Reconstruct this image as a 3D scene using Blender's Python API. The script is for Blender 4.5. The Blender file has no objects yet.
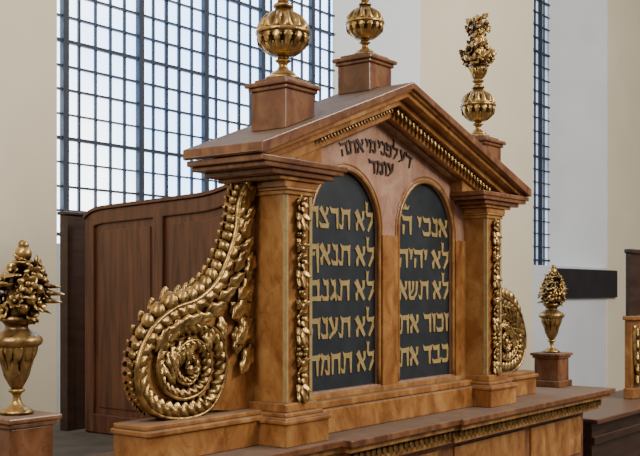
import bpy, bmesh, math, random
from mathutils import Vector, Matrix
C = bpy.context.scene.collection
PI = math.pi
WL = {}

# ---------------------------------------------------------------- materials
def nmat(name):
    m = bpy.data.materials.new(name); m.use_nodes = True
    nt = m.node_tree; b = nt.nodes['Principled BSDF']
    return m, nt, b
def ramp(nt, fac, stops):
    r = nt.nodes.new('ShaderNodeValToRGB'); e = r.color_ramp.elements
    while len(e) < len(stops): e.new(0.5)
    for i, (p, c) in enumerate(stops):
        e[i].position = p; e[i].color = (*c, 1)
    nt.links.new(fac, r.inputs[0]); return r.outputs[0]
def noise(nt, scale, detail=6, dist=0.0, stretch=(1,1,1), rot=(0,0,0)):
    tc = nt.nodes.new('ShaderNodeTexCoord'); mp = nt.nodes.new('ShaderNodeMapping')
    mp.inputs['Scale'].default_value = stretch; mp.inputs['Rotation'].default_value = rot
    nt.links.new(tc.outputs['Object'], mp.inputs[0])
    n = nt.nodes.new('ShaderNodeTexNoise'); n.inputs['Scale'].default_value = scale
    n.inputs['Detail'].default_value = detail; n.inputs['Distortion'].default_value = dist
    nt.links.new(mp.outputs[0], n.inputs[0]); return n.outputs[0]
def mixc(nt, fac, a, b, mode='MIX'):
    m = nt.nodes.new('ShaderNodeMix'); m.data_type = 'RGBA'; m.blend_type = mode
    for s, v in ((m.inputs[0], fac), (m.inputs[6], a), (m.inputs[7], b)):
        if hasattr(v, 'is_output'): nt.links.new(v, s)
        elif isinstance(v, (int, float)): s.default_value = v
        else: s.default_value = (*v, 1)
    return m.outputs[2]
def bump(nt, b, h, strength, dist=0.01):
    bp = nt.nodes.new('ShaderNodeBump'); bp.inputs['Strength'].default_value = strength
    bp.inputs['Distance'].default_value = dist
    nt.links.new(h, bp.inputs['Height']); nt.links.new(bp.outputs[0], b.inputs['Normal'])
def dusty(nt, col, dust=(0.13,0.095,0.065), amt=0.7, b=None, rough=.3):
    g = nt.nodes.new('ShaderNodeNewGeometry'); s = nt.nodes.new('ShaderNodeSeparateXYZ')
    nt.links.new(g.outputs['Normal'], s.inputs[0])
    mr = nt.nodes.new('ShaderNodeMapRange'); mr.inputs[1].default_value = 0.6; mr.inputs[2].default_value = 0.95
    mr.inputs[4].default_value = amt
    nt.links.new(s.outputs[2], mr.inputs[0])
    if b:      # settled dust is matte
        r = nt.nodes.new('ShaderNodeMapRange'); r.inputs[1].default_value = 0.6; r.inputs[2].default_value = 0.95
        r.inputs[3].default_value = rough; r.inputs[4].default_value = .8
        nt.links.new(s.outputs[2], r.inputs[0]); nt.links.new(r.outputs[0], b.inputs['Roughness'])
    return mixc(nt, mr.outputs[0], col, dust)
def marble(name, cols, scale=5, rough=0.2, dust=0.6, vein=.45):
    m, nt, b = nmat(name)
    n1 = noise(nt, scale, 8, .9, (1,1,.6), (.3,.5,.2)); c1 = ramp(nt, n1, [(0.28, cols[0]), (0.44, cols[1]), (0.58, cols[2]), (0.76, cols[3])])
    n2 = noise(nt, scale*1.2, 9, 1.6, (1,1,.5), (.4,-.6,.3)); c2 = ramp(nt, n2, [(0.47, (1,1,1)), (0.49, (0.48,0.36,0.27)), (0.51, (1,1,1)), (0.62,(1.12,1.10,1.05))])
    c = mixc(nt, vein, c1, c2, 'MULTIPLY')
    c = dusty(nt, c, amt=dust, b=b, rough=rough)
    nt.links.new(c, b.inputs['Base Color']); return m
M = {}
M['marble'] = marble('golden_ochre_marble', [(0.185,0.066,0.019), (0.285,0.115,0.033), (0.375,0.172,0.052), (0.48,0.26,0.095)], 8)
M['marble_dark'] = marble('red_brown_marble', [(0.095,0.033,0.015), (0.15,0.057,0.024), (0.205,0.085,0.036), (0.29,0.14,0.065)], 9, .26, .65)
M['marble_pink'] = marble('pink_marble', [(0.31,0.155,0.10), (0.39,0.215,0.145), (0.45,0.265,0.185), (0.53,0.35,0.26)], 8, 0.27, vein=.35)
M['ochre'] = marble('honey_marble', [(0.20,0.080,0.022), (0.30,0.135,0.038), (0.40,0.195,0.06), (0.50,0.285,0.105)], 9, 0.22)
def gold(name, dark, light, rough, metal=0.85):
    m, nt, b = nmat(name)
    n = noise(nt, 18, 6, 0.6); c = ramp(nt, n, [(0.34, dark), (0.64, light)])
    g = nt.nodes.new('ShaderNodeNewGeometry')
    p = ramp(nt, g.outputs['Pointiness'], [(0.43, (0.14,0.09,0.06)), (0.53, (1,1,1))])  # crease shade and patina darkened into the gold colour
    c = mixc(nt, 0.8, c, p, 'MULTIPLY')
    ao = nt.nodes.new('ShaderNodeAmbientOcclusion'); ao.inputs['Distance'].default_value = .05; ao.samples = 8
    q = ramp(nt, ao.outputs['AO'], [(0.35, (0.10,0.055,0.035)), (0.88, (1,1,1))])   # occlusion shade painted into the recesses, along with brown patina
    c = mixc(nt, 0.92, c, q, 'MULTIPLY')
    nt.links.new(c, b.inputs['Base Color']); b.inputs['Metallic'].default_value = metal
    b.inputs['Roughness'].default_value = rough
    n2 = noise(nt, 60, 4); bump(nt, b, n2, 0.45, 0.006); return m
M['gold'] = gold('antique_gold', (0.20,0.105,0.033), (0.60,0.38,0.13), 0.30, 0.78)
M['gold_dark'] = gold('darkened_gold', (0.14,0.07,0.022), (0.42,0.25,0.085), 0.34, 0.68)
def plain(name, a, b_, scale, rough=0.6, bmp=0.1, stretch=(1,1,1), dust=None):
    m, nt, b = nmat(name)
    n = noise(nt, scale, 6, 0.4, stretch); c = ramp(nt, n, [(0.3, a), (0.7, b_)])
    if dust: c = dusty(nt, c, amt=dust)
    nt.links.new(c, b.inputs['Base Color']); b.inputs['Roughness'].default_value = rough
    bump(nt, b, n, bmp, 0.01); return m
M['letter'] = plain('gilt_letter', (0.31,0.21,0.08), (0.45,0.32,0.13), 30, 0.38)
M['ink'] = plain('dark_letter', (0.03,0.016,0.011), (0.05,0.026,0.018), 30, 0.5)
M['slate'] = plain('black_slate', (0.014,0.018,0.023), (0.024,0.030,0.038), 9, 0.42)
M['cream'] = plain('cream_plaster', (0.72,0.635,0.47), (0.77,0.685,0.515), 1.5, 0.9)
M['white'] = plain('white_plaster', (0.74,0.77,0.82), (0.80,0.82,0.86), 1.5, 0.9)
M['grey'] = plain('grey_plaster', (0.60,0.63,0.68), (0.66,0.69,0.74), 1.5, 0.9)
M['wood'] = plain('warm_brown_wood', (0.050,0.017,0.008), (0.14,0.050,0.022), 8, 0.38, 0.25, (4,4,0.3), 0.4)
M['wood_bench'] = plain('dark_bench_wood', (0.022,0.010,0.007), (0.050,0.023,0.013), 7, 0.4, 0.15, (.4,3,3), 0.4)
M['wood2'] = plain('mid_brown_wood', (0.07,0.026,0.012), (0.13,0.052,0.024), 7, 0.4, 0.15, (0.4,3,3), 0.4)
M['black'] = plain('black_board', (0.008,0.008,0.01), (0.016,0.015,0.018), 6, 0.5)
M['iron'] = plain('dark_iron', (0.010,0.015,0.032), (0.02,0.03,0.055), 12, 0.6)
M['floor'] = plain('stone_floor', (0.16,0.14,0.12), (0.24,0.21,0.18), 4, 0.7)
M['dustledge'] = plain('dusty_ledge', (0.06,0.052,0.045), (0.11,0.095,0.08), 6, 0.8)
def pane(nm, s, stops):
    m, nt, b = nmat(nm)
    n = noise(nt, .6, 2, 0.3); c = ramp(nt, n, stops)
    nt.links.new(c, b.inputs['Base Color']); nt.links.new(c, b.inputs['Emission Color'])
    b.inputs['Emission Strength'].default_value = s; b.inputs['Roughness'].default_value = 0.2
    return m
M['pane'] = pane('daylit_pane', 5.5, [(0.36,(0.42,0.63,0.98)),(0.5,(0.66,0.83,1.0)),(0.62,(0.88,0.95,1.0))])
M['pane_dim'] = pane('dim_daylit_pane', 1.0, [(0.36,(0.25,0.33,0.48)),(0.6,(0.6,0.7,0.85))])

# ---------------------------------------------------------------- mesh helpers
def BM(): return bmesh.new()
def obj(name, bm, mat, parent=None, smooth=False, bevel=0.0, label=None):
    bmesh.ops.remove_doubles(bm, verts=bm.verts, dist=1e-5)
    bmesh.ops.recalc_face_normals(bm, faces=bm.faces)
    off = WL.get(parent.name, Vector((0,0,0))) if parent else Vector((0,0,0))
    if parent: bmesh.ops.translate(bm, verts=bm.verts, vec=-off)
    me = bpy.data.meshes.new(name); bm.to_mesh(me); bm.free()
    me.materials.append(M[mat])
    if smooth:
        for p in me.polygons: p.use_smooth = True
    o = bpy.data.objects.new(name, me); C.objects.link(o)
    if parent: o.parent = parent; WL[o.name] = off.copy()
    if bevel:
        md = o.modifiers.new('bevel', 'BEVEL'); md.width = bevel; md.segments = 2; md.limit_method = 'ANGLE'
    if label: o['label'] = label
    return o
def thing(name, label, cat, loc=(0,0,0), group=None):
    o = bpy.data.objects.new(name, None); C.objects.link(o); o.location = loc
    o.empty_display_size = 0.1
    WL[o.name] = Vector(loc); o['label'] = label; o['category'] = cat
    if group: o['group'] = group
    return o
def struct(o): o['kind'] = 'structure'; return o
def box(bm, x0, x1, y0, y1, z0, z1):
    v = [bm.verts.new(p) for p in ((x0,y0,z0),(x1,y0,z0),(x1,y1,z0),(x0,y1,z0),(x0,y0,z1),(x1,y0,z1),(x1,y1,z1),(x0,y1,z1))]
    for f in ((0,1,2,3),(4,7,6,5),(0,4,5,1),(1,5,6,2),(2,6,7,3),(3,7,4,0)): bm.faces.new([v[i] for i in f])
def prism(bm, poly, y0, y1):
    a = [bm.verts.new((x, y0, z)) for x, z in poly]; b = [bm.verts.new((x, y1, z)) for x, z in poly]
    bm.faces.new(a); bm.faces.new(b[::-1]); n = len(poly)
    for i in range(n): bm.faces.new((a[i], a[(i+1)%n], b[(i+1)%n], b[i]))
def prism_x(bm, poly, x0, x1):
    a = [bm.verts.new((x0, y, z)) for y, z in poly]; b = [bm.verts.new((x1, y, z)) for y, z in poly]
    bm.faces.new(a); bm.faces.new(b[::-1]); n = len(poly)
    for i in range(n): bm.faces.new((a[i], a[(i+1)%n], b[(i+1)%n], b[i]))
def plan(bm, poly, z0, z1):
    a = [bm.verts.new((x, y, z0)) for x, y in poly]; b = [bm.verts.new((x, y, z1)) for x, y in poly]
    bm.faces.new(a); bm.faces.new(b[::-1]); n = len(poly)
    for i in range(n): bm.faces.new((a[i], a[(i+1)%n], b[(i+1)%n], b[i]))
def lathe(bm, prof, c, seg=48, mod=None):
    rings = []
    for (r, h) in prof:
        ring = []
        for i in range(seg):
            a = 2*PI*i/seg; rr = r*(mod(a, h) if mod else 1)
            ring.append(bm.verts.new((c[0]+rr*math.cos(a), c[1]+rr*math.sin(a), c[2]+h)))
        rings.append(ring)
    for k in range(len(rings)-1):
        for i in range(seg):
            j = (i+1) % seg; bm.faces.new((rings[k][i], rings[k][j], rings[k+1][j], rings[k+1][i]))
    bm.faces.new(rings[0][::-1]); bm.faces.new(rings[-1])
def catmull(P, n=6):
    P = [tuple(p) for p in P]; out = []
    for i in range(len(P)-1):
        p0 = P[max(i-1,0)]; p1 = P[i]; p2 = P[i+1]; p3 = P[min(i+2, len(P)-1)]
        for k in range(n):
            t = k/n
            out.append(tuple(0.5*((2*b)+(-a+c)*t+(2*a-5*b+4*c-d)*t*t+(-a+3*b-3*c+d)*t**3) for a,b,c,d in zip(p0,p1,p2,p3)))
    out.append(P[-1]); return out
def tube(bm, pts, radii, seg=8, flat=1.0, nrm=Vector((0,-1,0))):
    rings = []; n = len(pts)
    for i in range(n):
        p = Vector(pts[i]); t = (Vector(pts[min(i+1,n-1)])-Vector(pts[max(i-1,0)])).normalized()
        s = t.cross(nrm)
        if s.length < 1e-4: s = Vector((1,0,0))
        s.normalize(); u = s.cross(t).normalized(); r = radii[i] if hasattr(radii,'__len__') else radii
        rings.append([bm.verts.new(p+s*r*math.cos(2*PI*k/seg)+u*r*flat*math.sin(2*PI*k/seg)) for k in range(seg)])
    for i in range(n-1):
        for k in range(seg):
            j = (k+1)%seg; bm.faces.new((rings[i][k], rings[i][j], rings[i+1][j], rings[i+1][k]))
    bm.faces.new(rings[0][::-1]); bm.faces.new(rings[-1])
def leaf(bm, pos, d, up, L, W, T=None, curl=0.3, nt_=9, seg=10, sc=.14):
    pos = Vector(pos); d = Vector(d).normalized(); up = Vector(up); up = (up-d*up.dot(d))
    if up.length < 1e-3: up = d.orthogonal()
    up.normalize(); s = d.cross(up); T = T or W*0.5
    rings = []
    for i in range(nt_+1):
        t = i/nt_; tt = min(max(t,0.02),0.98)
        w = W*(math.sin(PI*tt**0.75)**0.75)*(1+sc*math.cos(PI*5*t)); th = T*(math.sin(PI*tt)**0.6)
        c = pos+d*(L*t)+up*(curl*L*t*t)
        ring = []
        for k in range(seg):
            a = 2*PI*k/seg; x = math.cos(a); y = math.sin(a)
            if y > 0: y *= 1-0.65*math.exp(-(x/0.35)**2)
            ring.append(bm.verts.new(c+s*x*w+up*y*th))
        rings.append(ring)
    for i in range(nt_):
        for k in range(seg):
            j=(k+1)%seg; bm.faces.new((rings[i][k], rings[i][j], rings[i+1][j], rings[i+1][k]))
    bm.faces.new(rings[0][::-1]); bm.faces.new(rings[-1])
def ball(bm, c, r, sc=(1,1,1), sub=2):
    g = bmesh.ops.create_icosphere(bm, subdivisions=sub, radius=r)
    for v in g['verts']: v.co = Vector((v.co.x*sc[0]+c[0], v.co.y*sc[1]+c[1], v.co.z*sc[2]+c[2]))
def rosette(bm, c, nrm, r, n=6):
    c = Vector(c); nrm = Vector(nrm).normalized(); u = nrm.orthogonal().normalized(); v = nrm.cross(u)
    for k in range(n):
        a = 2*PI*k/n; d = u*math.cos(a)+v*math.sin(a)
        leaf(bm, c+d*r*0.1, d+nrm*0.3, nrm, r*0.95, r*0.42, r*0.22, 0.1, 6, 8)
    ball(bm, c+nrm*r*0.3, r*0.3, sub=1)

# ---------------------------------------------------------------- hebrew letters (strokes)
G = {
 'h':(.82,[(0,.87,.82,.87,.27),(.71,.9,.74,0,.19),(.14,.52,.11,0,.17)]),
 'x':(.82,[(0,.87,.82,.87,.27),(.71,.9,.74,0,.19),(.13,.9,.12,0,.19)]),
 't':(.96,[(.14,.87,.94,.87,.27),(.84,.9,.87,0,.19),(.30,.9,.25,.08,.15),(-.04,.11,.30,.11,.22)]),
 'r':(.72,[(0,.87,.7,.87,.27),(.62,.9,.65,0,.19)]),
 'd':(.8,[(0,.87,.84,.87,.27),(.63,.9,.66,0,.19)]),
 'b':(.84,[(.04,.87,.7,.87,.27),(.64,.9,.66,.1,.18),(0,.11,.88,.11,.24)]),
 'k':(.74,[(.06,.87,.6,.87,.27),(.6,.94,.68,.75,.15),(.66,.8,.66,.2,.17),(.68,.25,.6,.05,.15),(.04,.11,.6,.11,.24)]),
 'n':(.5,[(.08,.87,.45,.87,.27),(.41,.9,.43,.1,.16),(-.02,.11,.5,.11,.23)]),
 'g':(.52,[(.08,.87,.4,.87,.27),(.36,.9,.4,.3,.16),(.38,.4,.5,0,.17),(.4,.34,.03,.05,.2)]),
 'y':(.3,[(0,.87,.3,.87,.27),(.23,.9,.15,.44,.17)]),
 'v':(.3,[(0,.87,.3,.87,.27),(.21,.9,.23,0,.18)]),
 'z':(.4,[(0,.87,.4,.87,.27),(.2,.9,.26,0,.18)]),
 'l':(.68,[(.08,1.42,.1,.82,.15),(-.03,1.38,.2,1.38,.14),(.03,.86,.68,.86,.24),(.59,.9,.59,.5,.17),(.62,.56,.22,0,.19)]),
 'a':(.82,[(.03,.97,.77,.03,.28),(.7,1,.7,.62,.2),(.71,.68,.5,.46,.13),(.1,0,.1,.36,.2),(.1,.3,.32,.64,.13)]),
 's':(.92,[(.08,1,.12,.06,.19),(.46,1,.44,.5,.19),(.46,.56,.14,.24,.11),(.84,1,.78,.3,.2),(.8,.38,.5,.06,.14),(.06,.09,.6,.09,.22)]),
 'e':(.72,[(.06,1,.48,.22,.21),(.64,1,.58,.42,.2),(.62,.5,.0,.0,.19)]),
 'c':(.78,[(.06,.98,.66,.26,.23),(.68,1,.6,.7,.19),(.62,.76,.42,.56,.13),(0,.11,.78,.11,.24),(.62,.35,.7,.1,.15)]),
 'f':(.72,[(.06,.87,.68,.87,.27),(.13,.9,.13,.55,.16),(.1,.52,.4,.52,.17),(.61,.9,.65,-.38,.2)]),
 'p':(.74,[(.04,.87,.64,.87,.27),(.12,.9,.12,.55,.16),(.1,.52,.38,.52,.17),(.65,.9,.65,.12,.18),(.02,.11,.7,.11,.24)]),
 'm':(.82,[(.04,1,.22,.72,.2),(.24,.8,.06,0,.17),(.2,.85,.68,.85,.23),(.71,.9,.73,.06,.19),(.42,.11,.78,.11,.23)]),
}
def word_width(txt, gap=.14, sp=.42):
    return sum(sp if c == ' ' else G[c][0]+gap for c in txt)-gap
def put_text(bm, txt, xr, zb, sx, sz, y0, y1, arc=None, gap=.14, sp=.42, bold=1.0):
    # reads right to left: first letter at the right
    cur = 0.0; k = 0
    for ch in txt:
        if ch == ' ': cur += sp; continue
        w, st = G[ch]; left = cur+w
        for (x0,z0,x1,z1,th) in st:
            k += 1; th *= bold
            dx, dz = x1-x0, z1-z0; l = math.hypot(dx,dz); nx, nz = -dz/l*th/2, dx/l*th/2
            if abs(dz) < .05:
                e = th*.30
                P = [(x0-e,z0+nz+.09),(x0+.07,z0+nz+.01),(x0+.2,z0+nz-.03),(x1-.06,z1+nz-.01),(x1+e*.6,z1+nz+.04),(x1-e*.2,z1-nz),(x0+e,z0-nz)]
            else:
                t0, t1 = (1.25,.70) if z0 > z1 else (.75,1.2)
                P = [(x0+nx*t0,z0+nz*t0),(x1+nx*t1,z1+nz*t1),(x1-nx*t1,z1-nz*t1),(x0-nx*t0,z0-nz*t0)]
            Q = []
            for (px,pz) in P:
                X = -(left-px)*sx; Z = pz*sz
                if arc:
                    cx, cz, R, half = arc; s_ = (X+half)/R; a = PI/2-s_
                    Q.append((cx+(R+Z)*math.cos(a), cz+(R+Z)*math.sin(a)))
                else: Q.append((xr+X, zb+Z))
            prism(bm, Q, y0+0.00006*k, y1)
        cur += w+gap

# ================================================================= SETTING
YW, YG = 2.4, 2.95
bm = BM()
plan(bm, [(-8,YW),(.48,YW),(.84,YG+.1),(-8,YG+.1)], -2.6, 6.5)
plan(bm, [(5.18,YW),(7.89,YW),(8.4,YG+.1),(4.3,YG+.1)], -2.6, 6.5)
plan(bm, [(10.36,YW),(18,YW),(18,YG+.1),(9.5,YG+.1)], -2.6, 6.5)
struct(obj('wall_back', bm, 'cream'))
bm = BM()
plan(bm, [(.485,YW+.01),(5.175,YW+.01),(4.4,YG),(.84,YG)], -2.6, .93)
plan(bm, [(7.895,YW+.01),(10.355,YW+.01),(9.58,YG),(8.4,YG)], -2.6, .93)
struct(obj('wall_lower', bm, 'grey'))
def reveal(nm, a, b, z0, z1, mt):
    bm = BM(); dx, dy = b[0]-a[0], b[1]-a[1]; l = math.hypot(dx,dy); nx, ny = -dy/l*.006, dx/l*.006
    plan(bm, [a, b, (b[0]+nx,b[1]+ny), (a[0]+nx,a[1]+ny)], z0, z1); struct(obj(nm, bm, mt))
reveal('trim_1', (5.17,YW-.002), (4.36,YG), .93, 6.4, 'white')
reveal('trim_2', (10.35,YW-.002), (9.54,YG), .93, 6.4, 'grey')
def window(nm, x0, x1, mull, z0, z1, mt):
    rnd = random.Random(5)
    bm = BM(); box(bm, x0, x1, YG+.02, YG+.04, z0, z1)
    p = struct(obj(nm, bm, mt))
    bm = BM()
    x = mull
    while x < x1:
        if x > x0: box(bm, x-.027, x+.027, YG-.03, YG+.015, z0, z1)
        for q in (1,2,3,4):
            xx = x+.152*q+rnd.uniform(-.006,.006); h=rnd.choice((.009,.010,.014))
            if x0 < xx < x1: box(bm, xx-h, xx+h, YG-.005, YG+.015, z0, z1)
        x += .76
    f = obj('window_bars', bm, 'iron', p); f['kind'] = 'structure'
    bm = BM(); z = z0+.1; i = 0
    while z < z1:
        h = rnd.choice((.006,.008)) if i % 4 else .013
        box(bm, x0, x1, YG-.02, YG+.012, z-h, z+h); z += .185+rnd.uniform(-.008,.008); i += 1
    f = obj('crossbars', bm, 'iron', p); f['kind'] = 'structure'
window('window_1', .84, 4.4, .97-.76, .93, 6.3, 'pane')
window('window_2', 8.4, 9.58, 8.5, .93, 6.3, 'pane_dim')
bm = BM(); box(bm, -8, 18, -7, YG+.2, -2.75, -2.6); struct(obj('floor', bm, 'floor'))

t = thing('platform', 'dusty platform deck behind the ark in front of wood screen', 'platform', (0,1.1,-2.6))
bm = BM(); box(bm, -2.4, 3.4, .42, 2.38, -.36, -.27); obj('deck', bm, 'dustledge', t)
bm = BM(); box(bm, -2.3, 3.3, .5, 2.3, -2.6, -.36); obj('body', bm, 'wood', t)

# ================================================================= WOOD SCREEN
def topz(y):
    z = 1.10+.045*(1.74-y)/1.28
    if y > 1.56: z -= .07*(1-math.sqrt(max(0,1-((y-1.56)/.19)**2)))
    if y < .78: z += .05*((.78-y)/.32)**2
    return z
Y0, Y1 = .46, 1.74
t = thing('wood_screen', 'red-brown panelled wooden screen with rounded shoulder behind the tablets', 'wooden screen', (.2,1.1,-.27))
N = 48; YS = [Y0+(Y1-Y0)*i/N for i in range(N+1)]
bm = BM(); prism_x(bm, [(Y0,-.266),(Y1,-.266)]+[(y,topz(y)) for y in YS[::-1]], .2, .25); obj('panel_board', bm, 'wood', t)
bm=BM(); ys=[.49,1.09,1.70]
for y in ys: box(bm, .178, .2, y-.04, y+.04, -.266, topz(y)-.03)
box(bm, .18, .2, Y0, Y1, -.266, -.15); prism_x(bm, [(y,topz(y)-.09) for y in YS]+[(y,topz(y)-.003) for y in YS[::-1]], .18, .2)
obj('frame', bm, 'wood', t, bevel=.007)
for i in range(2):
    a,b=ys[i]+.075,ys[i+1]-.075
    n=16; bm=BM(); prism_x(bm, [(a,-.11),(b,-.11)]+[(b+(a-b)*k/n, topz(b+(a-b)*k/n)-.135) for k in range(n+1)], .190, .2); obj('fielded_panel', bm, 'wood', t, bevel=.008)
bm = BM(); ye=[Y0-.03]+YS
prism_x(bm, [(y,topz(y)-.002) for y in ye]+[(y,topz(y)+.018) for y in ye[::-1]], .165, .27)
obj('cap_moulding', bm, 'wood2', t)
t = thing('end_panel', 'narrow very dark wooden upright at left end of the screen by the wall', 'wooden panel', (.22,1.9,-.27))
bm = BM(); box(bm, .13, .40, 1.86, 1.92, -.268, 1.08); obj('board', bm, 'wood_bench', t, bevel=.004)
bm = BM(); box(bm, .115, .42, 1.845, 1.93, 1.08, 1.10); obj('cap', bm, 'wood_bench', t, bevel=.004)
bm = BM(); box(bm, .13, .18, 1.845, 1.86, -.268, 1.07); obj('stile', bm, 'wood_bench', t)

# ================================================================= ARK BASE (ledge with cornice)
LZ = -.14
base = thing('ark_base', 'brown marble ark body with gilt leaf-moulded cornice and dusty ledge under the tablets', 'ark base', (1.0,0,-2.6))
bm = BM(); box(bm, -1.7, 3.42, -.14, .40, -2.6, LZ-.15); obj('body', bm, 'marble_dark', base)
bm = BM(); plan(bm, [(-1.75,-.24),(.18,-.24),(.18,-.3),(1.25,-.3),(1.25,-.33),(3.6,-.33),(3.6,.41),(-1.75,.41)], LZ-.035, LZ); obj('ledge', bm, 'marble_dark', base, bevel=.006)
bm = BM(); plan(bm, [(-1.72,-.21),(.21,-.21),(.21,-.27),(1.28,-.27),(1.28,-.3),(3.57,-.3),(3.57,.4),(-1.72,.4)], LZ-.07, LZ-.035)
plan(bm, [(-1.70,-.16),(.26,-.16),(.26,-.2),(1.33,-.2),(1.33,-.22),(3.54,-.22),(3.54,.4),(-1.7,.4)], LZ-.16, LZ-.07); obj('cornice', bm, 'ochre', base, bevel=.005)
bm = BM(); x = .3
while x < 3.5:
    y = -.2 if x < 1.33 else -.22
    leaf(bm, (x+.0175, y-.014, LZ-.072), (0,-.1,-1), (0,-1,0), .062, .021, .017, .1, 7, 8)
    ball(bm, (x+.044, y-.012, LZ-.084), .009, sub=1)
    x += .053
obj('leaf_moulding', bm, 'gold', base, smooth=True)
for (x0,x1) in ((.35,1.25),(1.45,2.4),(2.5,3.35)):
    bm = BM(); box(bm, x0, x1, -.155, -.138, -.62, -.34); obj('frieze_panel', bm, 'marble', base, bevel=.008)

# ================================================================= DECALOGUE AEDICULE
XL, XR, XA, ZE, ZA = -.40, 2.38, .89, 1.29, 1.77
SL = (ZA-ZE)/(XA-XL); SR = (ZA-ZE)/(XR-XA)
def zl(x): return ZE+SL*(x-XL) if x < XA else ZE+SR*(XR-x)
aed = thing('tablet_shrine', 'gabled brown marble frame holding two black Hebrew commandment tablets', 'ark top', (1.0,0,LZ))
bm = BM(); prism(bm, [(-.10,LZ),(2.1,LZ),(2.1,zl(2.1)-.1),(XA,ZA-.1),(-.10,zl(-.1)-.1)], .088, .24); obj('body', bm, 'marble', aed)
bm = BM(); box(bm, .09, 1.93, -.06, .1, LZ, -.01); box(bm, .09, 1.93, -.03, .1, -.01, .03)
obj('base_course', bm, 'marble', aed, bevel=.008)
TB, TS, TR = .07, .955, .3185
tabs = [(.285,.922),(1.13,1.767)]
bm = BM(); y0, y1 = .045, .09
def front(x0,x1,za,zb,zc,zd):
    v=[bm.verts.new(p) for p in ((x0,y0,za),(x1,y0,zb),(x1,y0,zd),(x0,y0,zc))]; bm.faces.new(v)
def seg_(x0,x1,n,lo):
    for i in range(n):
        a=x0+(x1-x0)*i/n; b=x0+(x1-x0)*(i+1)/n
        la, lb = lo(a), lo(b); front(a,b,la,lb,zl(a)-.12,zl(b)-.12)
        if la > .2 or lb > .2:
            v=[bm.verts.new(p) for p in ((a,y0,la),(b,y0,lb),(b,y1,lb),(a,y1,la))]; bm.faces.new(v)
edges=[.07,tabs[0][0],tabs[0][1],tabs[1][0],tabs[1][1],1.93]
for i,(a,b) in enumerate(zip(edges[:-1],edges[1:])):
    if i in (1,3):
        c=(a+b)/2; R=(b-a)/2
        seg_(a,b,40,lambda x: TS+math.sqrt(max(R*R-(x-c)**2,0)))
        front(a,b,.02,.02,TB,TB)
        for (p,q) in (((a,TB),(a,TS)),((b,TB),(b,TS)),((a,TB),(b,TB))):
            v=[bm.verts.new(w) for w in ((p[0],y0,p[1]),(q[0],y0,q[1]),(q[0],y1,q[1]),(p[0],y1,p[1]))]; bm.faces.new(v)
    else: seg_(a,b,1,lambda x:.02)
obj('arched_surround', bm, 'marble_pink', aed)
for (a,b) in ((.08,.262),(.945,1.107),(1.79,1.92)):
    bm = BM(); box(bm, a, b, .03, .046, .03, .93); obj('stile', bm, 'marble', aed, bevel=.005)
bm = BM(); box(bm, .08, 1.92, .02, .046, .03, .058); obj('sill', bm, 'ochre', aed, bevel=.004)
lines = [['anky h','la yhyh','la tsa','zkvr at','kbd at'],['la trcx','la tnaf','la tgnb','la tenh','la txmd']]
zc = [1.0,.80,.607,.402,.205]
for ti,(a,b) in enumerate(tabs):
    c=(a+b)/2; R=(b-a)/2
    poly=[(a,TB),(b,TB)]+[(c+R*math.cos(PI*i/32),TS+R*math.sin(PI*i/32)) for i in range(33)]
    bm=BM(); prism(bm, poly, .072, .09)
    tab=obj('tablet', bm, 'slate', aed, label='black arched tablet with gilt Hebrew lines, '+('left one' if ti==0 else 'right one'))
    for o_,nm,rad,mt in ((.004,'arch_moulding',.012,'ochre'),(.032,'arch_fillet',.006,'marble')):
        pts=[(a-o_,.045,TB)]+[(a-o_,.045,TB+(TS-TB)*i/8) for i in range(1,8)]+[(c-(R+o_)*math.cos(PI*i/32),.045,TS+(R+o_)*math.sin(PI*i/32)) for i in range(33)]+[(b+o_,.045,TS-(TS-TB)*i/8) for i in range(1,9)]
        bm=BM(); tube(bm, pts, rad, 8, .9); obj(nm, bm, mt, aed, smooth=True)
    ls = lines[1] if ti==0 else lines[0]
    for i,tx in enumerate(ls):
        w=word_width(tx,.13,.4); sx=min((.595 if ti==0 else .58)/w,.13); bm=BM(); xr=b-.018
        if i==0: xr -= .012; sx=min(sx,.106) if ti==0 else min(sx,.13)
        put_text(bm, tx, xr, zc[i]-.055, sx, .112, .066, .0725, gap=.13, sp=.4, bold=1.0)
        obj('inscription_line', bm, 'letter', tab)
    if ti==1:
        xx=a+.11; bm=BM()
        prism(bm,[(xx-.03,1.095),(xx+.03,1.095),(xx+.045,1.125),(xx+.018,1.105),(xx,1.135),(xx-.018,1.105),(xx-.045,1.125)],.066,.0725)
        obj('small_crown_mark', bm, 'letter', tab)
bm=BM()
tx='de lpny my ath'; w=word_width(tx,.11,.18); sx=.70/w
R=1.15; cx=.905; cz=1.392-R
put_text(bm, tx, 0, 0, sx, .076, .036, .0452, arc=(cx,cz,R,.35), gap=.11, sp=.18, bold=.74)
obj('motto_line', bm, 'ink', aed)
bm=BM(); tx='evmd'; w=word_width(tx,.13); sx=.25/w
put_text(bm, tx, 1.07, 1.275, sx, .076, .036, .0452, gap=.13, bold=.76); obj('motto_line', bm, 'ink', aed)

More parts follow.
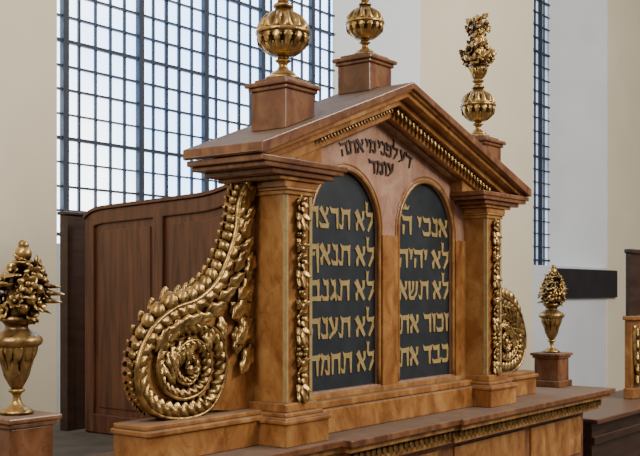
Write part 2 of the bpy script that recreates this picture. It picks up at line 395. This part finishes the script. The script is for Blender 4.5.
ped = BM()
def gable(bm, a, b, y0, y1, zc=1.245):
    def xl(o, z): return XL+(o+z-ZE)/SL
    def xr(o, z): return XR-(o+z-ZE)/SR
    if a == 0: P=[(XL,ZE-.05),(XL,ZE),(XA,ZA),(XR,ZE),(XR,ZE-.05),(XR-.02,ZE-.05)]+[(XA,ZA-b),(XL+.02,ZE-.05)]
    else:
        P=[(xl(a,zc),zc),(XA,ZA-a),(xr(a,zc),zc)]
        P += [(xr(b,zc),zc),(XA,ZA-b),(xl(b,zc),zc)]
    prism(bm, P, y0, y1)
gable(ped, 0, .038, -.215, .30)
p1 = obj('pediment', ped, 'marble_dark', aed, bevel=.005)
bm=BM(); gable(bm,.038,.052,-.195,.28); gable(bm,.052,.08,-.175,.27); gable(bm,.08,.12,-.12,.25); obj('raking_moulding', bm, 'marble', p1, bevel=.004)
bm=BM(); gable(bm,.12,.185,-.06,.2); obj('raking_frieze', bm, 'marble', p1, bevel=.004)
bm=BM(); gable(bm,.185,.20,-.02,.2); obj('inner_fillet', bm, 'marble_dark', p1)
for side in (-1,1):
    bm=BM()
    x = .2 if side<0 else XA+.03
    xe = XA-.03 if side<0 else 2.05
    k=0; S_ = .6 if side<0 else .9
    while x < xe:
        leaf(bm,(x,-.088,zl(x)-.117),(-.25*side,-.1,-1),(0,-1,0),.058*S_,.018*S_,.015*S_,.12,9,10,.2)
        if k%2: ball(bm,(x+.018,-.072,zl(x+.018)-.135),.008*S_,sub=1)
        x += .045*S_; k+=1
    obj('leaf_course', bm, 'gold_dark' if side<0 else 'gold', p1, smooth=True)

def pillar(x0, x1, rx0, rx1, base_x):
    bm=BM(); box(bm,x0,x1,-.12,.24,.06,1.12)
    o=obj('pillar', bm, 'marble', aed, bevel=.004)
    bm=BM(); c=(x0+x1)/2
    box(bm,base_x[0],base_x[1],-.19,.20,LZ,.0); box(bm,base_x[0]+.02,base_x[1]-.02,-.17,.2,0,.02)
    box(bm,base_x[0]+.045,base_x[1]-.045,-.15,.22,.02,.062); box(bm,base_x[0]-.012,base_x[1]+.012,-.2,.21,-.03,-.01)
    obj('base_block', bm, 'marble', o, bevel=.006)
    bm=BM(); box(bm,x0-.012,x1+.012,-.132,.25,1.075,1.095); box(bm,x0-.022,x1+.022,-.142,.255,1.095,1.108); obj('necking', bm, 'ochre', o, bevel=.004)
    for mt,nm,ins in (('marble','architrave',[(.28,1.108,1.14),(.22,1.14,1.16)]),('marble_dark','cornice',[(.13,1.16,1.185),(.05,1.185,1.208),(.015,1.208,1.236)])):
        bm=BM()
        for (q,z0,z1) in ins:
            k=q/.30
            xa=rx0+(x0-.015-rx0)*k; xb=rx1+(x1+.015-rx1)*k; ya=-.205+(.205-.135)*k; yb=.29-.05*k
            box(bm,xa,xb,ya,yb,z0,z1)
        obj(nm, bm, mt, o, bevel=.005)
    for xx in ((x1-.018,x1+.004),(x0-.004,x0+.006)):
        bm=BM(); box(bm,xx[0],xx[1],-.127,-.1,.065,1.07); obj('gilt_strip', bm, 'letter', o)
    rnd=random.Random(3); bm=BM(); z=1.05; yf=-.122
    tube(bm,[(c,yf,1.06),(c,yf,.09)],.012,6)
    i=0
    while z>.12:
        kind=i%4
        if kind==0:
            rosette(bm,(c,yf-.01,z-.02),(0,-1,0),.046,6); z-=.07
        elif kind==1:
            for s in (-1,1):
                leaf(bm,(c,yf-.006,z+.01),(s*.8,-.2,-.7),(0,-1,.2),.07,.022,.018,.25)
                leaf(bm,(c,yf-.006,z-.015),(s*.55,-.1,-1),(0,-1,.2),.075,.02,.018,.25)
            leaf(bm,(c,yf-.012,z),(0,-.1,-1),(0,-1,0),.09,.022,.02,.2); z-=.075
        elif kind==2:
            for q in range(7):
                ball(bm,(c+rnd.uniform(-.03,.03),yf-rnd.uniform(.005,.02),z-rnd.uniform(0,.06)),rnd.uniform(.013,.02),sub=1)
            z-=.065
        else:
            for s in (-1,1):
                leaf(bm,(c,yf-.006,z-.05),(s*.7,-.2,.8),(0,-1,0),.065,.02,.016,.3)
                leaf(bm,(c,yf-.006,z-.01),(s,-.2,-.15),(0,-1,0),.05,.018,.016,.3)
            ball(bm,(c,yf-.015,z-.03),.02,sub=2); z-=.07
        i+=1
    obj('carved_garland', bm, 'gold', o, smooth=True)
pillar(-.115,.075,-.40,.29,(-.20,.135))
pillar(1.915,2.105,1.72,2.38,(1.85,2.20))
for P in ([(-.3,1.23),(.27,1.23),(.27,zl(.27)-.1),(-.22,zl(-.22)-.06)],[(1.74,1.23),(2.28,1.23),(2.2,zl(2.2)-.06),(1.74,zl(1.74)-.1)]):
    bm=BM(); prism(bm,P,-.04,.2); obj('pediment_block', bm, 'marble', aed)

# volutes
A_=[(.10,1.12),(.15,1.03),(.17,.91),(.22,.79),(.31,.66),(.45,.57),(.62,.525),(.76,.44),(.85,.29),(.83,.15),(.73,.06),(.55,.025),(.38,.05),(.28,.15),(.25,.28),(.30,.40),(.42,.455),(.56,.45),(.68,.375),(.725,.27),(.68,.165),(.56,.115),(.43,.14),(.365,.22),(.375,.32),(.45,.375),(.55,.365),(.615,.29),(.59,.205),(.51,.18),(.45,.23),(.46,.29),(.52,.305),(.54,.25)]
def volute(x0, sg, su, lab):
    def P(u,v,y): return (x0+sg*u*su, y, v)
    bm=BM()
    outer=catmull(A_[:13],5); poly=[(x0,1.12)]+[(x0+sg*u*su,v) for u,v in outer]+[(x0+sg*.2*su,.03),(x0,.03)]
    prism(bm, poly, .085, .16)
    o=obj('volute', bm, 'marble', aed, label=lab)
    sp=catmull(A_,14); n=len(sp)
    def tan(seq,i):
        a=seq[max(i-1,0)]; b=seq[min(i+1,len(seq)-1)]; du,dv=b[0]-a[0],b[1]-a[1]; l=math.hypot(du,dv) or 1
        return du/l, dv/l
    # broad flat band filling the turns: long swept flutes, lobed inner edge
    bm=BM(); rows=[]; ph=0
    for i,(u,v) in enumerate(sp):
        st=math.dist(sp[i],sp[i-1]) if i else 0
        f=i/n; ph+=st/(.070-.032*f); tu,tv=tan(sp,i); nu,nv=tv,-tu
        w=(.098-.030*f) if i<n*.36 else (.090-.054*f)
        K=13; row=[]
        lob0=abs(math.sin(PI*(ph+1.3)))
        for k in range(K):
            s=k/(K-1); lob=abs(math.sin(PI*(ph+1.3*s))); w_in=w*(.74+.26*lob0)
            off=-.010+s*(w_in+.010)
            y=.088-.020*math.sin(PI*(.15+.72*s))**.8-.017*lob**.6*math.sin(PI*min(.06+s*.97,1))**.5
            if k==0 or k==K-1: y=.088
            row.append(bm.verts.new(P(u+nu*off,v+nv*off,y)))
        rows.append(row)
    for i in range(len(rows)-1):
        for k in range(12): bm.faces.new((rows[i][k],rows[i][k+1],rows[i+1][k+1],rows[i+1][k]))
    tube(bm,[P(u,v,.064) for u,v in sp],[.012-.005*i/n for i in range(n)],8,1.3)
    ball(bm,P(.51,.245,.062),.024,(1,.8,1),sub=3)
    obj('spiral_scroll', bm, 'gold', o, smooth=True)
    # rounded leaf lobes stepping down the outer S-curve, growing in size
    oc=catmull(A_[:11],16); acc=0; last=oc[0]; need=.02; bm=BM(); rn=random.Random(4)
    L=sum(math.dist(oc[i],oc[i+1]) for i in range(len(oc)-1)); run=0
    for i in range(1,len(oc)-1):
        dd=math.dist(oc[i],last); acc+=dd; run+=dd; last=oc[i]; f=run/L
        r=.020+.022*min(f/.5,1) if f<.60 else max(.040-.10*(f-.60),.011)
        if acc>=need:
            r*=rn.uniform(.92,1.08)
            acc=0; need=r*1.7; tu,tv=tan(oc,i); ou,ov=-tv,tu
            a_u,a_v=ou*.85-tu*.55,ov*.85-tv*.55; l=math.hypot(a_u,a_v); a_u/=l; a_v/=l; b_u,b_v=-a_v,a_u
            g=bmesh.ops.create_icosphere(bm,subdivisions=3,radius=1)
            cc=P(oc[i][0]+ou*r*.6,oc[i][1]+ov*r*.6,.09)
            for vv in g['verts']:
                q=vv.co.copy()
                groove=1-.25*math.exp(-(q.z/.14)**2)*(q.y<0)-.15*math.exp(-((abs(q.z)-.5)/.1)**2)*(q.y<0)
                wd=.86*(1-.14*q.x)
                aa=q.x*r*1.2*(1-.12*math.exp(-(q.z/.22)**2)*(q.x>0)); bb=q.z*r*wd; d_=q.y*r*1.0*groove
                vv.co=Vector((cc[0]+sg*(a_u*aa+b_u*bb),cc[1]+d_,cc[2]+a_v*aa+b_v*bb))
            leaf(bm,P(oc[i][0]+ou*r*.1,oc[i][1]+ov*r*.1,.125),(sg*(ou*1-tu*.3),-.1,ov*1-tv*.3),(0,-1,0),r*2.1,r*.7,r*.5,.0,8,8,.15)
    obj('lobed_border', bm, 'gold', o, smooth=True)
    bm=BM()
    for i in range(6,int(n*.235),7):
        tu,tv=tan(sp,i); u,v=sp[i]; f=i/(n*.235); off=.085*min(1,f*1.6+.25)
        leaf(bm,P(u+tv*off-.01,v-tu*off,.07),(sg*(-tu*.9+tv*.15*(1 if i%2 else -1)),-.1,-tv*.9),(0,-1,0),.13,.034,.022,.1,12,12,.24)
        if i>n*.10: leaf(bm,P(u+tv*(off+.07),v-tu*(off+.07),.075),(sg*(tu*.5+tv*.9),-.08,tv*.5-tu*.9),(0,-1,0),.12,.034,.022,.1,12,12,.24)
    for (u,v,du,dv,L_) in ((.02,.80,.6,-.9,.16),(.02,.68,.9,-.7,.19),(.03,.58,.9,-.5,.22),(.08,.52,.4,-1,.18),(.02,.46,.9,-.6,.2),(.14,.44,.3,-1,.15),(.03,.34,.7,-.8,.18)):
        leaf(bm,P(u,v,.075),(sg*du,-.09,dv),(0,-1,0),L_,L_*.26,.026,.10,14,12,.24)
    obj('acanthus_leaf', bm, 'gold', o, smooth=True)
    bm=BM()
    xs=sorted((x0+sg*.02, x0+sg*.87*su))
    box(bm,xs[0],xs[1],-.02,.2,LZ,-.02); box(bm,xs[0]-.01,xs[1]+.01,-.035,.21,-.02,.005); box(bm,xs[0],xs[1]-.01,-.01,.2,.005,.028)
    obj('plinth', bm, 'marble', o, bevel=.006)
volute(-.115,-1,.93,'gilt spiral volute on the left flank')
volute(2.105,1,.87,'gilt spiral volute on the right flank')

# ================================================================= FINIALS
def gad(n, z0, z1, amp, tw=0):
    def f(a,h):
        if z0 < h < z1:
            k=math.sin(PI*(h-z0)/(z1-z0)); return 1-amp*k*(1-abs(math.cos(n*a/2+tw*(h-z0))))
        return 1
    return f
def twist_bouquet(bm, c, h0, h1, seed, g=1.0):
    rnd=random.Random(seed); H=h1-h0
    def R(t): return g*(.074*(.75+.25*math.sin(t*7.5+.6))*(1-.3*t)+.014)
    for k in range(60):
        t=(k+.5)/60; st=k%2; a=t*10.5+PI*st; r=R(t); h=h0+H*t; ca,sa=math.cos(a),math.sin(a)
        p=(c[0]+ca*r,c[1]+sa*r,c[2]+h)
        if k%4 in (0,1): rosette(bm,p,(ca,sa,.35),r*.55,5)
        else: leaf(bm,p,(-sa*.8+ca*.5,ca*.8+sa*.5,.5),(ca,sa,.4),r*.9,r*.3,r*.2,-.1,9,9,.2)
        if k%3==0: ball(bm,(c[0]+math.cos(a+1.5)*r*.95,c[1]+math.sin(a+1.5)*r*.95,c[2]+h),r*.28,sub=2)
    for k in range(5):
        a=2*PI*k/5; leaf(bm,(c[0],c[1],c[2]+h1-.02),(math.cos(a)*.4,math.sin(a)*.4,1),(math.cos(a),math.sin(a),0),.05,.016,.012,.1)
    lathe(bm,[(.05*g,h0-.02),(.06*g,h0+H*.3),(.045*g,h0+H*.7),(.03*g,h1)],c,12)
def top_finial(cx, cy, zt, kind, lab, s=1.0, wx=1.0):
    t=thing('urn_finial', lab, 'finial', (cx,cy,zl(cx)), 'gilt urn finials on the gable')
    hb=.112; bm=BM()
    if kind=='apex': pb=[(cx-hb,zl(cx-hb)+.002),(XA,ZA+.002),(cx+hb,zl(cx+hb)+.002)]
    else: pb=[(cx-hb,zl(cx-hb)+.002),(cx+hb,zl(cx+hb)+.002)]
    prism(bm, pb+[(cx+hb,zt-.05),(cx-hb,zt-.05)], cy-hb, cy+hb)
    obj('pedestal', bm, 'marble_dark', t, bevel=.004)
    bm=BM()
    box(bm,cx-hb-.012,cx+hb+.012,cy-hb-.012,cy+hb+.012,zt-.05,zt-.03); box(bm,cx-hb-.026,cx+hb+.026,cy-hb-.026,cy+hb+.026,zt-.03,zt-.008); box(bm,cx-hb+.01,cx+hb-.01,cy-hb+.01,cy+hb-.01,zt-.008,zt+.012)
    obj('pedestal_cap', bm, 'marble_dark', t, bevel=.006)
    c=(cx,cy,zt+.012)
    def S(p): return [(a*s*wx,b*s) for a,b in p]
    q=s*wx
    bm=BM(); lathe(bm,catmull(S([(.088,0),(.09,.015),(.07,.025),(.06,.04),(.035,.055),(.022,.075),(.028,.09),(.042,.1),(.028,.112),(.033,.125)]),4),c,32); obj('foot', bm, 'gold', t, smooth=True)
    # rounded lobed bulb: gadrooned cup, narrow bead belt, domed lobed shoulder
    bm=BM(); lathe(bm,catmull(S([(.033,.12),(.066,.130),(.102,.152),(.126,.182),(.133,.212),(.130,.228)]),5),c,112,gad(14,.118*s,.23*s,.26))
    lathe(bm,catmull(S([(.130,.226),(.139,.231),(.141,.238),(.139,.245),(.130,.250)]),4),c,64)
    for k in range(14):
        a=2*PI*k/14; ca,sa=math.cos(a),math.sin(a)
        r=.128*q; leaf(bm,(cx+r*ca,cy+r*sa,c[2]+.232*s),(-ca*.12,-sa*.12,-1),(ca,sa,0),.060*s,.022*q,.012*s,.05,9,10,.25)
        a+=PI/14; ca,sa=math.cos(a),math.sin(a)
        r=.05*q; leaf(bm,(cx+r*ca,cy+r*sa,c[2]+.126*s),(ca*.85,sa*.85,.55),(ca,sa,-.6),.08*s,.020*q,.012*s,-.15,9,9,.25)
    obj('bowl', bm, 'gold', t, smooth=True)
    bm=BM()
    top=[(.132,.249),(.134,.262),(.126,.288),(.104,.315),(.074,.335),(.050,.348),(.036,.36)] 
    lathe(bm,catmull(S(top),5),c,112,gad(14,.248*s,.345*s,.24))
    if kind=='apex':
        lathe(bm,catmull(S([(.036,.358),(.046,.366),(.044,.376),(.030,.386),(.026,.396),(.036,.408),(.034,.424),(.02,.450),(.006,.485)]),4),c,32)
        obj('lid', bm, 'gold', t, smooth=True); return
    lathe(bm,catmull(S([(.036,.358),(.050,.368),(.048,.380),(.032,.390),(.028,.402),(.042,.412),(.048,.42),(.034,.435)]),4),c,40)
    obj('lid', bm, 'gold', t, smooth=True)
    bm=BM(); lathe(bm,catmull(S([(.030,.43),(.052,.45),(.066,.48),(.066,.51),(.056,.525),(.072,.535),(.066,.545)]),4),c,72,gad(12,.43*s,.52*s,.25))
    for k in range(8):
        a=2*PI*k/8; ca,sa=math.cos(a),math.sin(a); leaf(bm,(cx+.034*q*ca,cy+.034*q*sa,c[2]+.44*s),(ca*.5,sa*.5,1),(ca,sa,0),.085*s,.022,.014,.05,10,10,.2)
    obj('cup', bm, 'gold', t, smooth=True)
    bm=BM(); twist_bouquet(bm,c,.55*s,.785 if s==1 else .78,int(cx*10)+5)
    obj('flower_bouquet', bm, 'gold', t, smooth=True)
top_finial(-.02,-.02,1.635,'slope','large gilt urn finial on left slope of the gable, before the window',1.0,.98)
top_finial(.91,.135,1.95,'apex','smaller round gilt urn finial with pointed lid at the apex of the gable',.82)
top_finial(2.02,.0,1.60,'slope','gilt urn finial with flowers on right slope of the gable',.90,.94)

def side_urn(cx, cy, lab, lean, seed):
    zb=LZ; t=thing('flower_urn', lab, 'urn', (cx,cy,zb), 'gilt flower urns at the ledge ends')
    bm=BM(); h=.10
    box(bm,cx-h-.02,cx+h+.02,cy-h-.02,cy+h+.02,zb,zb+.05); box(bm,cx-h,cx+h,cy-h,cy+h,zb+.05,.08)
    box(bm,cx-h-.012,cx+h+.012,cy-h-.012,cy+h+.012,.08,.10); box(bm,cx-h-.025,cx+h+.025,cy-h-.025,cy+h+.025,.10,.122)
    obj('pedestal', bm, 'marble_dark', t, bevel=.006)
    c=(cx,cy,.122)
    bm=BM(); lathe(bm,catmull([(.062,0),(.064,.012),(.050,.022),(.036,.03),(.020,.046),(.015,.066),(.018,.080),(.029,.088),(.032,.095),(.019,.104)],4),c,32); obj('foot', bm, 'gold', t, smooth=True)
    bm=BM(); lathe(bm,catmull([(.019,.10),(.032,.118),(.047,.15),(.060,.19),(.072,.23),(.082,.268)],5),c,96,gad(14,.11,.26,.22))
    lathe(bm,catmull([(.082,.266),(.096,.276),(.100,.290),(.092,.305),(.068,.320),(.048,.333),(.044,.348),(.056,.363),(.070,.372),(.064,.385)],4),c,48)
    for k in range(8):
        a=2*PI*k/8; ca,sa=math.cos(a),math.sin(a); leaf(bm,(cx+.024*ca,cy+.024*sa,c[2]+.11),(ca*.32,sa*.32,1),(ca,sa,0),.12,.022,.014,.0,10,10,.2)
    obj('vase', bm, 'gold_dark', t, smooth=True)
    bm=BM()
    for k in range(12):
        a=2*PI*k/12; leaf(bm,(cx+.078*math.cos(a),cy+.078*math.sin(a),.122+.282),(-math.cos(a)*.22,-math.sin(a)*.22,-1),(math.cos(a),math.sin(a),0),.075,.018,.014,-.02)
    obj('leaf_collar', bm, 'gold', t, smooth=True)
    bm=BM(); rnd=random.Random(seed); lx,ly=lean
    for k in range(46):
        a=k*2.4+rnd.uniform(-.3,.3); f=(k+.5)/46; h=.385+.205*f; r=.086*math.sin(PI*(.22+.64*f))*rnd.uniform(.9,1.1)
        ca,sa=math.cos(a),math.sin(a); px,py=cx+r*ca+lx*(h-.38),cy+r*sa+ly*(h-.38); kd=k%4
        if kd in (0,2): rosette(bm,(px,py,c[2]+h),(ca,sa,rnd.uniform(0,.7)),rnd.uniform(.034,.044),6)
        elif kd==3: ball(bm,(px,py,c[2]+h),rnd.uniform(.020,.027),sub=2)
        else: leaf(bm,(px-ca*.02,py-sa*.02,c[2]+h),(ca*.6,sa*.6,rnd.uniform(.3,.9)),(ca*.3,sa*.3,1),.065,.032,.014,rnd.uniform(-1.0,-.6),11,10,.25)
    # one leafy spray nodding to the leaning side
    for j,(dz,L_) in enumerate(((.44,.085),(.47,.095),(.50,.08))):
        leaf(bm,(cx+lx*.5,cy+ly*.5,c[2]+dz),(lx,ly,.06),(0,0,1),L_,.026,.014,-.35,11,10,.25)
    tx_,ty_=cx+lx*.15,cy+ly*.15
    rosette(bm,(tx_,ty_,c[2]+.60),(.2,-.4,1),.05,6); ball(bm,(tx_,ty_,c[2]+.63),.034,sub=2); ball(bm,(tx_,ty_,c[2]+.665),.022,sub=2)
    tube(bm,[(cx,cy,c[2]+.36),(cx+lx*.08,cy+ly*.08,c[2]+.46),(tx_,ty_,c[2]+.60)],[.06,.06,.035],10)
    obj('flower_bouquet', bm, 'gold', t, smooth=True)
side_urn(-1.457,.15,'gilt flower urn on pedestal at the near left end of the ledge',(.12,-.12),8)
side_urn(3.45,.13,'small gilt flower urn on pedestal at far right end of ledge',(.06,-.06),11)

# ================================================================= RIGHT SIDE
t=thing('bench_front', 'dark brown wooden bench front beyond the right end of the ledge', 'bench', (5.5,.1,-2.6))
bm=BM(); box(bm,3.64,8.5,-.12,.5,-2.6,-.44); obj('body', bm, 'wood_bench', t)
bm=BM(); box(bm,3.64,8.5,-.17,.55,-.44,-.40); obj('top_rail', bm, 'wood2', t, bevel=.01)
bm=BM(); box(bm,3.64,8.5,-.145,-.12,-.6,-.54); obj('moulding', bm, 'wood_bench', t, bevel=.006)
t=thing('carved_screen', 'dark wooden panel above brown marble with gilt carving at the right edge', 'screen', (5.8,.2,-.40))
D=.24
bm=BM(); box(bm,4.98+D,6.3,.16,.2,.37,.98); obj('board', bm, 'wood_bench', t)
bm=BM(); box(bm,4.96+D,6.33,.14,.21,.95,.99); obj('frame', bm, 'wood_bench', t, bevel=.008)
bm=BM(); box(bm,5.0+D,6.3,.15,.22,-.399,.33); box(bm,4.97+D,6.34,.12,.23,.33,.37); box(bm,4.98+D,6.33,.13,.225,-.399,-.30); obj('marble_block', bm, 'marble', t, bevel=.008)
bm=BM(); gx=5.13+D
for k in range(5):
    for s in (-1,1):
        leaf(bm,(gx,.14,.26-k*.11),(s*.8,-.1,-.6),(0,-1,0),.13,.035,.03,.2)
    rosette(bm,(gx,.13,.22-k*.11),(0,-1,0),.06,6)
tube(bm,[(x_+D,y_,z_) for x_,y_,z_ in catmull([(5.04,.14,.28),(5.03,.14,.1),(5.07,.14,-.1),(5.17,.14,-.2),(5.27,.14,-.1),(5.22,.14,0)],6)],.022,8)
obj('gilt_carving', bm, 'gold', t, smooth=True)
bm=BM(); box(bm,8.46,10.67,YW-.04,YW-.001,.5,.9)
o=obj('dark_board', bm, 'black', None, bevel=.01); o['label']='long black board fixed on the wall below the far window'; o['category']='board'

# ================================================================= LIGHT & CAMERA
w=bpy.data.worlds.new('world'); bpy.context.scene.world=w; w.use_nodes=True
nt=w.node_tree; bg=nt.nodes['Background']
tc=nt.nodes.new('ShaderNodeTexCoord'); sp_=nt.nodes.new('ShaderNodeSeparateXYZ'); nt.links.new(tc.outputs['Generated'],sp_.inputs[0])
cr=ramp(nt, sp_.outputs[2], [(0.0,(0.14,0.105,0.08)),(0.6,(0.80,0.78,0.75))]); nt.links.new(cr,bg.inputs[0]); bg.inputs[1].default_value=0.74
def area(nm, loc, tgt, size, e, col):
    l=bpy.data.lights.new(nm,'AREA'); l.size=size; l.energy=e; l.color=col
    o=bpy.data.objects.new(nm,l); C.objects.link(o); o.location=loc
    o.rotation_euler=(Vector(tgt)-Vector(loc)).to_track_quat('-Z','Y').to_euler()
area('nave_window_light',(2.2,-5.5,3.6),(1,0,.8),1.7,260,(1,.95,.85))
area('side_contrast_fill',(-4.5,-.5,2.8),(0,0,.7),1.3,85,(1,.97,.93))  # added lamp from the left for contrast, no window there
area('back_wall_fill',(5.5,-4.5,6),(7,2.4,1.5),3,520,(1,.95,.85))  # added area lamp, not a window: brightens the back wall
area('left_wall_fill',(-3.2,-.6,4),(-.5,2.4,1.2),2,80,(1,.95,.85))  # unseen fill added to lift the left stretch of wall
cam=bpy.data.cameras.new('camera'); co=bpy.data.objects.new('camera',cam); C.objects.link(co)
cam.sensor_width=36; cam.lens=56.25; cam.shift_y=62/640; cam.clip_end=100
co.location=(-3.852,-3.192,.61); co.rotation_euler=(PI/2,0,math.radians(-52.5))
bpy.context.scene.camera=co
